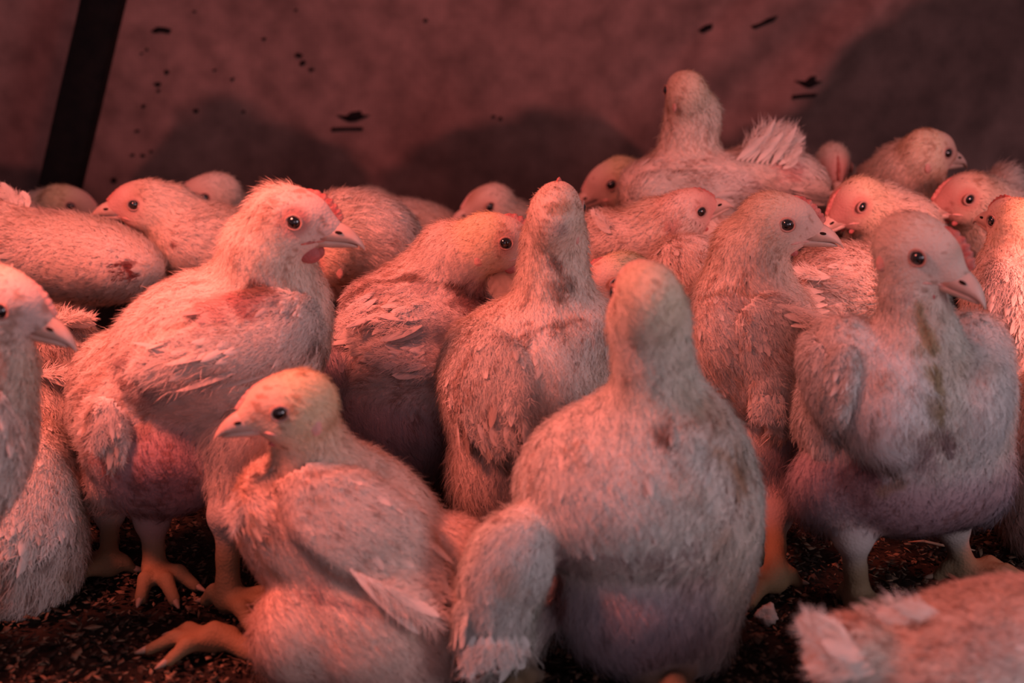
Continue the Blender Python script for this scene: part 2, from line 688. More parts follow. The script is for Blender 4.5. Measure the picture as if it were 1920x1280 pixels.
# ------------------------------------------------------------------ a bird
def foot(hock, at, heading, s=1.0, r0=0.0085, toes=True, hockt='hock'):
    """shank from hock to ankle and four toes on the floor; heading in degrees, world"""
    at = np.asarray(at, float)
    ank = np.array([at[0], at[1], 0.010 * s])
    pr = []
    claws = []
    kn = hock
    pr.append(Ell(kn, np.eye(3), np.array([0.0125, 0.0125, 0.014]) * s, hockt, (0, 0, -1), 0.008))
    mid = kn * .5 + ank * .5
    pr.append(Cone(kn, mid, 0.0098 * s, 0.0076 * s, 'leg', k=0.006))
    pr.append(Cone(mid, ank + np.array([0, 0, .006 * s]), 0.0076 * s, 0.0098 * s, 'leg', k=0.006))
    for da, ln in ((-32, 40), (0, 50), (32, 40), (180, 20)):
        a = math.radians(heading + da)
        dv = np.array([math.cos(a), math.sin(a), 0])
        e = ank + dv * ln * 0.001 * s
        m_ = ank + dv * ln * 0.0006 * s + np.array([0, 0, 0.004 * s])
        e[2] = 0.0055 * s
        pr.append(Cone(ank, m_, 0.0078 * s, 0.0062 * s, 'leg', k=0.005))
        pr.append(Cone(m_, e, 0.0062 * s, 0.0048 * s, 'leg', k=0.003))
        claws.append((e, dv))
    return pr, claws


count_birds = 0


def bird(name, label, prims, neck=None, head=None, flow=(0, 0.3), legs=(), wings=(), stains=(), tailf=(),  # stains: dirt marks, on some birds also painted shade
         detail=1.0, sit=None, tint=(1, 1, 1), fib=1.0, base=None, group=None, cardL=0.018, cardw=0.8):
    global count_birds
    count_birds += 1
    r = np.random.default_rng(100 + count_birds)
    fdef = fl(flow)
    allp = []
    for q in prims:
        if q.flow is None:
            q.flow = fdef
        allp.append(q)
    H = None
    if head:
        hx, hy, hY = head['at']
        s = head.get('s', 1.2)
        hc = P(hx, hy, hY)
        A, to, inv, k = head_frame(hc, head['yaw'], head.get('pitch', 0), head.get('roll', 0), s)
        hp = [Ell(to(c), A, np.array(rr) * k, 'head', -A[0] - 0.3 * A[2], 0.008) for c, rr in HEAD_PARTS]
        # eye and lobe positions on the side surface
        ys = np.linspace(30, 0, 121)

        def side(x, z):
            q = to(np.stack([np.full_like(ys, x), ys, np.full_like(ys, z)], 1))
            dd = np.min([e.d(q) for e in hp], 0)
            i = np.argmax(dd < 0.0008)
            return ys[i] if (dd < 0.0008).any() else 5.5
        H = dict(crest=head.get('crest', 0.0), side=side, A=A, to=to, inv=inv, k=k, ey=side(8, 4), ly=side(-11, -8), col=head.get('col', (0.80, 0.66, 0.48)),
                 face=head.get('face', (0.78, 0.55, 0.46)), red=head.get('red', 0.55))
        if neck:
            pts = [P(x, y, Y) for x, y, Y, _ in neck]
            rs = [rr * scl(p_) for (_, _, _, rr), p_ in zip(neck, pts)]
            start = to((-6, 0, -4))
            pts = [start] + pts
            rs = [17 * k] + rs
            for i in range(len(pts) - 1):
                allp.append(Cone(pts[i], pts[i + 1], rs[i], rs[i + 1], 'neck', k=0.016))
        allp += hp
    if sit is not None:
        c = np.mean([q.c for q in prims], 0) if sit is True else P(*sit[:3])
        rr = 0.075 if sit is True else sit[3]
        allp.append(Ell((c[0], c[1], 0.055), np.eye(3), (rr, rr * 1.1, 0.062), 'fluff', (0, -.3, -1), 0.03))
    claws = []
    for lg in legs:
        hip, hock, at, heading = lg[:4]
        s = lg[4] if len(lg) > 4 else 1.0
        hp3 = P(*hip[:3])
        hk3 = P(*hock)
        allp.append(Cone(hp3, hk3, hip[3] * scl(hp3), 0.0125 * s, hip[4] if len(hip) > 4 else 'fluff', k=0.014))
        pr, cl = foot(hk3, ground_at(*at), heading, s)
        allp += pr
        claws += cl
    V, F = surface(allp, 0.0028 if detail >= 1 else 0.0038)
    N = vert_normals(V, F)
    if base is None:
        c = V.mean(0)
        base = (c[0], c[1], 0.0)
    root = bpy.data.objects.new(name, None)
    bpy.context.collection.objects.link(root)
    root.location = base
    root.empty_display_size = 0.05
    root['label'] = label
    root['category'] = 'chicken'
    if group:
        root['group'] = group
    bvh = BVHTree.FromPolygons([tuple(v) for v in V], [tuple(f) for f in F])

    def hit(px, py, tree=bvh):
        d = norm(ray(px, py))
        h = tree.ray_cast(Vector(CAMP), Vector(d))
        return None if h[0] is None else np.array(h[0])
    st = []
    for sx, sy, sr, sc, ss in stains:
        c = hit(sx, sy)
        if c is not None:
            st.append((c, sr * scl(c), sc, ss))
    look = Look(allp, H, st, np.array(tint))
    col, _, _, _, _, leg = look.at(V)
    skin = np.where(leg[:, None] > .4, col, col * np.array([0.93, 0.85, 0.82]))
    mesh_obj('body', V, F, M_BODY, root, base, col=skin)
    # plumage
    cnt = int(44000 * detail * fib)
    p, n, area = sample(V, F, N, cnt, r)
    c, L, den, cw, fw, _ = look.at(p)
    keep = (r.random(cnt) < np.clip(den, 0, 1)) & (L > .0008) & (p[:, 2] > .004)
    thick = (0.00048 if detail >= 1 else 0.0008)
    p1, n1, c1, L1, f1 = p[keep], n[keep], c[keep], L[keep], fw[keep]
    out = [fibres(p1, n1, f1, L1, thick, c1, r)]
    nc = int(cardw * 2600 * (detail if detail < 1 else 1) * area / 0.10)
    p, n, _ = sample(V, F, N, nc, r)
    c, L, den, cw, fw, _ = look.at(p)
    keep = (r.random(nc) < np.clip(cw, 0, 1) * .75) & (p[:, 2] > .01)
    pk, nk, fk, ck = p[keep], n[keep], fw[keep], c[keep]
    lk = cardL * (0.55 + 0.45 * cw[keep])
    a = cards(pk, nk, fk, lk, cardL * 0.36, ck, r, lift=.06)
    bb = barbs(pk, nk, fk, lk, cardL * .36, ck, r, .06, .25, per=16 if detail >= 1 else 7, thick=thick)
    if bb:
        out.append(bb)
    merge(out, a, 'plumage', M_DOWN, root, base)
    # wings
    for wg in wings:
        wp = wg['prims']
        wf = fl(wg['flow'])
        for q in wp:
            q.flow = wf
            q.t = wg.get('t', 'wing')
        pxv, pyv = project(V)
        fld = np.full(len(V), -9.0)
        for q in wp:
            x_, y_, a_, b_, r_ = q.px
            dx, dy = pxv - x_, -(pyv - y_)
            uu = dx * math.cos(r_) + dy * math.sin(r_)
            vv = -dx * math.sin(r_) + dy * math.cos(r_)
            fld = np.maximum(fld, 1 - (uu / a_) ** 2 - (vv / b_) ** 2)
        fld = fld + 0.12 * vnoise(V, 60)[:, 0]
        view = norm(CAMP - V)
        ok = (fld > 0) & ((N * view).sum(1) > -0.05)
        near = (V - CAMP) @ FWD < (wp[0].c - CAMP) @ FWD + 0.09
        ok &= near
        fs = ok[F].all(1)
        WF = F[fs]
        if len(WF) < 30:
            print('wing empty on', label)
            continue
        use = np.unique(WF)
        mp_ = np.full(len(V), -1)
        mp_[use] = np.arange(len(use))
        th = wg.get('th', 0.007)
        WV = V[use] + N[use] * (th * np.clip(fld[use] * 2.0, 0.02, 1)[:, None] ** 0.7 + 0.0004)
        WF = mp_[WF]
        WN = vert_normals(WV, WF)
        wl = Look(wp, None, st, np.array(tint))
        c, _, _, _, _, _ = wl.at(WV)
        wobj = mesh_obj('wing', WV, WF, M_BODY, root, base, col=c * .92)
        wb = BVHTree.FromPolygons([tuple(v) for v in WV], [tuple(f) for f in WF])
        n1 = int(wg.get('n', 700) * 1.5)
        p, n, ar = sample(WV, WF, WN, n1, r)
        c, L, den, cw, fw, _ = wl.at(p)
        LL = wg.get('len', 0.026) * .85
        # feathers grow longer towards the wing's tip
        u = (p @ wf)
        u = (u - u.min()) / (np.ptp(u) + 1e-9)
        l_ = LL * (0.45 + 0.75 * u)
        w_ = wg.get('wid', 0.012) * (0.6 + 0.4 * u) * 0.62
        lift_ = wg.get('lift', 0.035)
        a = cards(p, n, fw, l_, w_, c * .97, r, lift=lift_, curl=0.12)
        bb = barbs(p, n, fw, l_, w_, c, r, lift_, .12, per=30 if detail >= 1 else 12, thick=thick)
        p, n, ar = sample(WV, WF, WN, int(22000 * min(1, detail) * fib * min(1, ar / .012)), r)
        c, L, den, cw, fw, _ = wl.at(p)
        b = fibres(p, n, fw, L * 1.3, thick, c, r, lift=0.22)
        merge([b, bb], a, 'wing_feathers', M_FEATHER, wobj, (0, 0, 0), off=base)
        # long flight feathers on the trailing end
        for fx in wg.get('quills', ()):
            quill_fan(fx, lambda x, y: hit(x, y, wb), hit, c.mean(0), r, wobj, base)
    for fx in tailf:
        quill_fan(fx, hit, hit, np.array((0.80, 0.71, 0.63)) * np.array(tint), r, root, base)
    if H:
        add_face(H, head, root, base, detail, r)
    for e, dv in claws:
        cv = []
        s_ = norm(np.cross(dv, [0, 0, 1.0]))
        for j, (u, w) in enumerate(((0, .0032), (.004, .0028), (.008, .0018), (.011, .0006))):
            ctr = e + dv * u + np.array([0, 0, 0.0012 - 0.30 * u])
            cv.append(np.array([ctr + s_ * w * math.cos(t) + np.array([0, 0, 1.0]) * w * math.sin(t) for t in np.linspace(0, 2 * math.pi, 9)[:-1]]))
        cV, cF = loft(cv)
        mesh_obj('claw', cV, cF, M_CLAW, root, base)
    print('bird', count_birds, name, len(V), 'area', round(area, 3))
    return root


def merge(fib, card, name, mat, parent, base, off=None):
    Vs, Fs3, Ns, Cs, o = [], [], [], [], 0
    for V, F, N, C in fib:
        Vs.append(V); Fs3.append(F + o); Ns.append(N); Cs.append(C); o += len(V)
    V, F, N, C = card
    F4 = F + o
    Vs.append(V); Ns.append(N); Cs.append(C)
    V = np.concatenate(Vs)
    V[:, 2] = np.maximum(V[:, 2], 0.0012)
    if off is not None:
        V = V - np.asarray(off)
    ob = mesh_obj(name, V, [np.concatenate(Fs3), F4], mat, parent, base, col=np.clip(np.concatenate(Cs), 0, .95), normals=np.concatenate(Ns))
    ob['kind'] = 'stuff'
    return ob


def quill_fan(fx, hit, hit2, col, r, parent, base):
    """fan of long feathers from a root line to a tip line; pixels give the direction, the skin gives the depth"""
    (x0, y0, x1, y1), (u0, v0, u1, v1), n, wid = fx[:4]
    outw = fx[4] if len(fx) > 4 else 0.004
    depth = fx[5] if len(fx) > 5 else 0.0
    Vs, Fs, Ns, Cs = [], [], [], []
    o = 0
    last = None
    for i in range(n):
        t = (i + .5) / n
        a2 = (x0 + (x1 - x0) * t, y0 + (y1 - y0) * t)
        b2 = (u0 + (u1 - u0) * t + r.normal() * 3, v0 + (v1 - v0) * t + r.normal() * 3)
        A_ = hit(*a2)
        if A_ is None:
            A_ = hit2(*a2)
        if A_ is None:
            A_ = last
        if A_ is None:
            continue
        last = A_
        A_ = A_ - FWD * (outw + 0.0004 * (i % 3))
        s = scl(A_)
        B_ = A_ + RIGHT * (b2[0] - a2[0]) * s - UP * (b2[1] - a2[1]) * s - FWD * depth
        L = np.linalg.norm(B_ - A_)
        tt = norm(B_ - A_)
        nn = norm(-FWD * 1.0 + UP * 0.5 - tt * ((-FWD + UP * .5) @ tt))
        cc = np.array([col]) * r.uniform(.93, 1.05)
        wq = wid * 0.68
        V, F, N, C = cards(A_[None], nn[None], tt[None], np.array([L]), np.array([wq]), cc, r, lift=0.02, curl=0.10)
        bb = barbs(A_[None], nn[None], tt[None], np.array([L]), np.array([wq]), cc, r, .02, .10, per=90, thick=.0005)
        V = np.concatenate([bb[0], V])
        wing_ = 'wing' in parent.name
        mesh_obj('flight_feather' if wing_ else 'tail_feather', V - (np.asarray(base) if wing_ else 0), [bb[1], F + len(bb[0])], M_FEATHER, parent,
                 (0, 0, 0) if wing_ else base, col=np.clip(np.concatenate([bb[3], C]), 0, .95), normals=np.concatenate([bb[2], N]))


def add_face(H, head, root, base, detail, r):
    A, to, k = H['A'], H['to'], H['k']
    V, F = beak_upper()
    bk = mesh_obj('beak', to(V), F, M_BEAK, root, base)
    V, F = beak_lower()
    V = to(V) - np.asarray(base)
    mesh_obj('lower_beak', V, F, M_BEAK, bk, (0, 0, 0))
    for sd in (-1, 1):
        V, F = uvs(to((35, sd * 6.1, -0.6)), np.array([2.6, 0.9, 1.1]) * k, A, 12, 8)
        mesh_obj('nostril', V - np.asarray(base), F, M_NOSTRIL, bk, (0, 0, 0))
        gp = [to((x_, sd * (H['side'](x_, z_) + 0.1), z_)) for x_, z_ in ((13, -10.5), (17, -9.2), (21, -8.2), (25, -7.4), (29, -7.0), (32, -6.9))]
        V, F = tube(gp, 1.15 * k, 8)
        mesh_obj('gape', V - np.asarray(base), F, M_COMB if head.get('red', .5) > .6 else M_LOBE, bk, (0, 0, 0))
        # eye
        ec = to((8, sd * (H['ey'] - 2.6), 4))
        er = head.get('er', 4.9)
        V, F = uvs(ec, np.array([er, er, er]) * k, A, 24, 16)
        ey = mesh_obj('eye', V, F, M_EYE, root, base)
        out = A[1] * sd
        Rt = np.stack([A[0], out, A[2]])
        V, F = torus(to((8, sd * (H['ey'] + 0.05), 4)), 4.1 * k, 0.45 * k, Rt, 0.92)
        mesh_obj('iris', V - np.asarray(base), F, M_IRIS, ey, (0, 0, 0))
        V, F = torus(to((8, sd * (H['ey'] - 0.1), 4)), (er + 0.5) * k, 1.0 * k, Rt, 0.88)
        mesh_obj('eyelid', V - np.asarray(base), F, M_COMB if head.get('red', .5) > .8 else M_LID, ey, (0, 0, 0))
        V, F = uvs(to((-11, sd * (H['ly'] + 0.2), -9)), np.array([4.2, 1.8, 6.2]) * k, A, 14, 10)
        mesh_obj('ear_lobe', V, F, M_LOBE, root, base)
        V, F = uvs(to((17, sd * 5.5, -18)), np.array([6.5, 2.4, 5.0]) * k * head.get('wattle', 0.75), A, 14, 10)
        mesh_obj('wattle', V, F, M_WATTLE, root, base)
    # comb: serrated low ridge over the forehead
    pts = []
    path = [(8, 21), (14, 20.5), (20, 18.2), (25, 15), (29, 11.6), (32.5, 8.6), (35, 6.4)]
    xs = np.array([q[0] for q in path], float)
    zs = np.array([q[1] for q in path], float)
    m = 33
    secs = []
    ch = head.get('comb', 1.0)
    for i in range(m):
        t = i / (m - 1)
        x = np.interp(t * 6, range(7), xs)
        z = np.interp(t * 6, range(7), zs)
        env = math.sin(math.pi * min(1, t * .9 + .06)) ** 0.6
        h = (1.4 + 3.2 * env * (0.55 + 0.45 * abs(math.sin(t * math.pi * 7)))) * ch
        w = 1.9 * env + 0.5
        nx, nz = 0.55, 0.83
        ring = []
        for a in np.linspace(0, 2 * math.pi, 9)[:-1]:
            hh = h if math.sin(a) > 0 else 3.0
            ring.append([x + nx * hh * math.sin(a), w * math.cos(a) * (1 - 0.5 * max(0, math.sin(a))), z + nz * hh * math.sin(a)])
        secs.append(np.array(ring))
    V, F = loft(secs)
    mesh_obj('comb', to(V), F, M_COMB if head.get('red', .5) > .25 or ch > .9 else M_LOBE, root, base)


def streak(pts, r, col, st):
    out = []
    for (x0, y0), (x1, y1) in zip(pts[:-1], pts[1:]):
        n = max(1, int(math.hypot(x1 - x0, y1 - y0) / (r * 1.1)))
        for i in range(n):
            out.append((x0 + (x1 - x0) * i / n, y0 + (y1 - y0) * i / n, r * (0.7 + 0.6 * ((i * 7) % 5) / 5), col, st))
    return out


BROWN = (0.16, 0.08, 0.055)
TAN = (0.45, 0.30, 0.20)
GREY = (0.36, 0.28, 0.27)
WOUND = (0.22, 0.05, 0.045)

# ------------------------------------------------------------------ the setting
def grid(nx, nz, fn):
    u, v = np.meshgrid(np.linspace(0, 1, nx), np.linspace(0, 1, nz), indexing='xy')
    V = fn(u.ravel(), v.ravel())
    i, j = np.meshgrid(np.arange(nx - 1), np.arange(nz - 1), indexing='xy')
    a = (j * nx + i).ravel()
    return V, np.stack([a, a + 1, a + nx + 1, a + nx], 1)


WALL_Y = 2.16


def wall_fn(u, v):
    x = -1.6 + 3.2 * u
    z = 1.3 * v
    y = WALL_Y + 0.10 * (z - .3) * 0.4
    y = y + 0.010 * np.sin(x * 5 + z * 7) + 0.006 * np.sin(x * 13 - z * 9 + 1)
    f = (z - 0.30) - (x - 0.42) * 1.15          # diagonal drag fold on the right
    y = y - 0.030 * np.exp(-(f / 0.05) ** 2) * np.clip((x - .2) * 4, 0, 1)
    f2 = (z - 0.42) - (x - 0.30) * 0.95
    y = y + 0.022 * np.exp(-(f2 / 0.04) ** 2) * np.clip((x - .1) * 4, 0, 1)
    return np.stack([x, y, z], 1)


V, F = grid(420, 180, wall_fn)
wpx, wpy = project(V)
nz = vnoise(V * np.array([1, .2, 1]), 14)
nz2 = vnoise(V * np.array([1, .2, 1]), 45)
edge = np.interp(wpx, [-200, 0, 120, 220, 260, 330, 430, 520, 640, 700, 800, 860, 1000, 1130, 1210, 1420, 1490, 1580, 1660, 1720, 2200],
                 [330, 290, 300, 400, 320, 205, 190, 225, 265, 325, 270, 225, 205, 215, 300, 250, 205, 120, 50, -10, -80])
shade_w = np.clip((wpy - edge + 22 * nz[:, 0] + 8 * nz2[:, 0]) / 46 + .5, 0, 1)  # soft cast shadow on the tarpaulin, painted into its vertex colour
shade_w = shade_w * shade_w * (3 - 2 * shade_w)
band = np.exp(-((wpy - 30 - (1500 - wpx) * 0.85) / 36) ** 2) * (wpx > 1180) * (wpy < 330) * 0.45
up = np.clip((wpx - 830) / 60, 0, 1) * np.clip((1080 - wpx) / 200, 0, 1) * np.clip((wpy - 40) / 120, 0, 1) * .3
shade_w = np.clip(shade_w * .90 + band + up, 0, 1)[:, None]
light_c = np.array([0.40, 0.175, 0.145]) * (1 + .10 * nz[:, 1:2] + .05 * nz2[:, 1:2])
shade_c = np.array([0.12, 0.078, 0.068]) * (1 + .22 * nz[:, 2:3] + .10 * nz2[:, 2:3])
wc = light_c * (1 - shade_w) + shade_c * shade_w
mw, t, b = new_mat('woven_tarpaulin')
a = t.nodes.new('ShaderNodeAttribute')
a.attribute_name = 'Col'
tc = t.nodes.new('ShaderNodeTexCoord')
mp = t.nodes.new('ShaderNodeMapping')
t.links.new(tc.outputs['Object'], mp.inputs['Vector'])
w1 = t.nodes.new('ShaderNodeTexWave'); w1.bands_direction = 'X'; w1.inputs['Scale'].default_value = 60; w1.inputs['Distortion'].default_value = 1.2
w2 = t.nodes.new('ShaderNodeTexWave'); w2.bands_direction = 'Z'; w2.inputs['Scale'].default_value = 75; w2.inputs['Distortion'].default_value = 1.2
n1 = t.nodes.new('ShaderNodeTexNoise'); n1.inputs['Scale'].default_value = 26; n1.inputs['Detail'].default_value = 8
for w in (w1, w2, n1):
    t.links.new(mp.outputs['Vector'], w.inputs['Vector'])
ad = t.nodes.new('ShaderNodeMath'); ad.operation = 'ADD'
t.links.new(w1.outputs['Fac'], ad.inputs[0]); t.links.new(w2.outputs['Fac'], ad.inputs[1])
mr = t.nodes.new('ShaderNodeMapRange'); mr.inputs['From Max'].default_value = 2; mr.inputs['To Min'].default_value = 0.80; mr.inputs['To Max'].default_value = 1.06
t.links.new(ad.outputs[0], mr.inputs['Value'])
mr2 = t.nodes.new('ShaderNodeMapRange'); mr2.inputs['From Min'].default_value = .3; mr2.inputs['From Max'].default_value = .7; mr2.inputs['To Min'].default_value = 0.68; mr2.inputs['To Max'].default_value = 1.22
t.links.new(n1.outputs['Fac'], mr2.inputs['Value'])
mm = t.nodes.new('ShaderNodeMath'); mm.operation = 'MULTIPLY'
t.links.new(mr.outputs[0], mm.inputs[0]); t.links.new(mr2.outputs[0], mm.inputs[1])
vm = t.nodes.new('ShaderNodeVectorMath'); vm.operation = 'SCALE'
t.links.new(a.outputs['Color'], vm.inputs[0]); t.links.new(mm.outputs[0], vm.inputs['Scale'])
t.links.new(vm.outputs[0], b.inputs['Base Color'])
b.inputs['Roughness'].default_value = 0.7
b.inputs['Specular IOR Level'].default_value = 0.2
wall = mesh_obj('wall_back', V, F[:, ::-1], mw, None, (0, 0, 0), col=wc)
wall['kind'] = 'structure'

# tears and specks in the tarpaulin
M_HOLE = simple_mat('tear_dark', (0.02, 0.012, 0.012), 0.95, 0.05)  # flat dark colour of the tears and specks


def wall_at(px, py):
    r_ = ray(px, py)
    p_ = P(px, py, WALL_Y)
    for _ in range(4):
        y = wall_fn(np.array([(p_[0] + 1.6) / 3.2]), np.array([p_[2] / 1.3]))[0, 1]
        p_ = P(px, py, y)
    return p_


def patch(name, pts):
    """small ragged flap standing a little off the tarpaulin"""
    W = np.array([wall_at(x, y) for x, y in pts])
    m = len(W)
    A_ = W - np.array([0, 0.0005, 0])
    B_ = W - np.array([0, 0.0035, 0])
    V = np.concatenate([A_, B_, B_.mean(0)[None] - np.array([0, .001, 0])])
    T = []
    Q = []
    for i in range(m):
        j = (i + 1) % m
        Q.append([i, j, m + j, m + i])
        T.append([m + i, m + j, 2 * m])
    o = mesh_obj(name, V, [np.array(Q), np.array(T)], M_HOLE, wall, (0, 0, 0), smooth=False)
    return o


rg = random.Random(5)
patch('tear', [(631, 215), (650, 217), (658, 210), (676, 207), (680, 215), (694, 215), (680, 222), (668, 227), (655, 228), (642, 222)])
patch('tear', [(622, 239), (650, 238), (681, 238), (680, 244), (650, 244), (622, 246)])
patch('tear', [(1489, 151), (1510, 152), (1520, 143), (1530, 142), (1528, 151), (1542, 152), (1530, 159), (1518, 165), (1508, 162)])
patch('tear', [(1486, 178), (1505, 176), (1532, 175), (1528, 182), (1505, 183), (1484, 186)])
patch('tear', [(1309, 57), (1322, 47), (1336, 44), (1334, 54), (1318, 62)])
patch('tear', [(1407, 49), (1425, 43), (1440, 34), (1458, 29), (1450, 40), (1432, 47), (1415, 54)])
patch('tear', [(284, 58), (296, 50), (309, 51), (322, 55), (318, 63), (302, 60), (292, 62)])
for x, y, s in ((296, 157, 6), (298, 170, 4), (496, 72, 4), (556, 19, 3), (437, 148, 4), (266, 100, 3), (276, 93, 3), (312, 135, 5), (258, 245, 4),
                (214, 338, 6), (270, 199, 4), (798, 38, 4), (560, 103, 8), (568, 118, 8), (585, 130, 5), (365, 22, 3), (268, 291, 4), (284, 283, 3),
                (457, 209, 4), (368, 207, 5), (250, 290, 4), (403, 131, 3), (925, 218, 4), (938, 222, 4)):
    k = 8
    patch('speck', [(x + s * rg.uniform(.5, 1.3) * math.cos(2 * math.pi * i / k), y + s * rg.uniform(.4, 1.0) * math.sin(2 * math.pi * i / k)) for i in range(k)])

# floor
def floor_fn(u, v):
    x = -1.7 + 3.4 * u
    y = 0.35 + 1.95 * v
    p_ = np.stack([x, y, 0 * x], 1)
    n_ = vnoise(p_, 60)
    n2 = vnoise(p_, 190)
    z = -0.003 + 0.0022 * n_[:, 0] + 0.0016 * n2[:, 1]
    return np.stack([x, y, np.minimum(z, 0.0005)], 1)


V, F = grid(620, 380, floor_fn)
mf = simple_mat('dark_litter_floor', (0.026, 0.018, 0.013), 0.95, 0.1, bump=(240, 0.9), noise=(90, (0.014, 0.010, 0.008)))
fo = mesh_obj('floor', V, F, mf, None, (0, 0, 0))
fo['kind'] = 'structure'

# litter of shavings and husks
r = np.random.default_rng(3)
m = 52000
x = r.uniform(-0.85, 0.85, m)
y = 0.72 + 0.95 * r.random(m) ** 1.3
c0 = np.stack([x, y, 0.0015 + 0.003 * r.random(m)], 1)
an = r.uniform(0, 6.28, m)
ln = r.uniform(0.0012, 0.0052, m) * np.where(r.random(m) < .04, 1.9, 1)
wd = ln * r.uniform(0.25, 0.7, m)
d = np.stack([np.cos(an), np.sin(an), r.normal(0, .32, m)], 1)
d = norm(d)
s = norm(np.cross([0, 0, 1.0], d) + 0.4 * r.normal(size=(m, 3)) * np.array([0, 0, 1]))
nn = np.cross(d, s)
pts = [c0 - d * ln[:, None], c0 - s * wd[:, None] + nn * .0006, c0 + d * ln[:, None] * r.uniform(.7, 1, (m, 1)) + s * wd[:, None] * .4, c0 + s * wd[:, None] - nn * .0004]
V = np.stack(pts, 1)
V = np.concatenate([V, V - nn[:, None, :] * 0.0007], 1).reshape(-1, 3)
V[:, 2] = np.maximum(V[:, 2], 0.0)
k = np.arange(m)[:, None] * 8
F = np.concatenate([k + np.array(q) for q in ([0, 1, 2, 3], [7, 6, 5, 4], [0, 4, 5, 1], [1, 5, 6, 2], [2, 6, 7, 3], [3, 7, 4, 0])])
tone = r.random(m)[:, None] ** 2.4
cc = np.array([0.018, 0.012, 0.009]) * (1 - tone) + np.array([0.19, 0.125, 0.08]) * tone
lit = mesh_obj('wood_shavings', V, F, col_mat('shavings', 0.0, 0.9), None, (0, 0, 0), col=np.repeat(cc, 8, 0), smooth=False)
lit['kind'] = 'stuff'
lit['label'] = 'dark crumbly litter of wood shavings and husks covering the floor'
lit['category'] = 'litter'


def stalk(pxs, rad, name, label, colr, cat):
    P3 = [ground_at(*q) + np.array([0, 0, rad + 0.002 + (0.003 if 0 < i < len(pxs) - 1 else 0)]) for i, q in enumerate(pxs)]
    b0 = P3[0] * np.array([1, 1, 0])
    V, F = tube(P3, rad)
    o = mesh_obj(name, V, F, simple_mat(name + '_mat', colr, .7, noise=(90, tuple(c * .6 for c in colr))), None, tuple(b0))
    o['label'] = label
    o['category'] = cat


stalk([(1702, 1022), (1730, 1026), (1765, 1034), (1800, 1038), (1840, 1041)], 0.0013, 'straw_stem', 'thin pale straw stem lying behind the right foreground bird, by its far foot', (0.5, 0.3, 0.2), 'straw')
stalk([(1376, 1127), (1384, 1137), (1395, 1149)], 0.0009, 'straw_stem', 'short curved straw bit on bare floor right of the bird seen from behind', (0.5, 0.38, 0.22), 'straw')
stalk([(462, 1200), (478, 1188), (498, 1183)], 0.0012, 'straw_stem', 'short straw above the outstretched foot of the sitting bird', (0.45, 0.28, 0.16), 'straw')
# crumpled pale scrap on the litter
V, F = uvs((0, 0, 0), (0.009, 0.006, 0.008), None, 16, 10)
V = V * (1 + 0.35 * vnoise(V, 500)[:, :1])
g = ground_at(1438, 1168)
o = mesh_obj('crumpled_scrap', V + g + np.array([0, 0, .007]), F, simple_mat('scrap', (0.5, 0.42, 0.36), .8, bump=(400, .6)), None, tuple(g))
o['label'] = 'small crumpled pale scrap lying on the litter near the bottom right'
o['category'] = 'scrap'

# leaning post
a0 = P(95, 430, 2.02)
a1 = P(199, -20, 2.04)
dirn = norm(a1 - a0)
lo = a0 - dirn * (a0[2] / dirn[2])
hi = a0 + dirn * 1.25
sx = norm(np.cross(dirn, [0, -1.0, 0]))
sy = np.cross(sx, dirn)
secs = []
for q in np.linspace(0, 1, 14):
    c = lo + (hi - lo) * q
    hw, hd, bv = 0.0272 + 0.0012 * math.sin(q * 40), 0.02, 0.004
    ring = [(hw - bv, hd), (hw, hd - bv), (hw, -hd + bv), (hw - bv, -hd), (-hw + bv, -hd), (-hw, -hd + bv), (-hw, hd - bv), (-hw + bv, hd)]
    secs.append(np.array([c + sx * i + sy * j for i, j in ring]))
V, F = loft(secs)
V[:, 2] = np.maximum(V[:, 2], 0)
o = mesh_obj('timber_post', V, F, simple_mat('tarred_timber', (0.016, 0.010, 0.009), 0.85, 0.15, bump=(70, .5), noise=(40, (0.008, 0.006, 0.006))), None, (lo[0], lo[1], 0), smooth=False)
o['label'] = 'dark leaning timber post in front of the tarpaulin with painted-on shadow'
o['category'] = 'post'

# ------------------------------------------------------------------ the flock, nearest first
HY = (0.80, 0.68, 0.44)      # yellowish down
HW = (0.82, 0.74, 0.64)

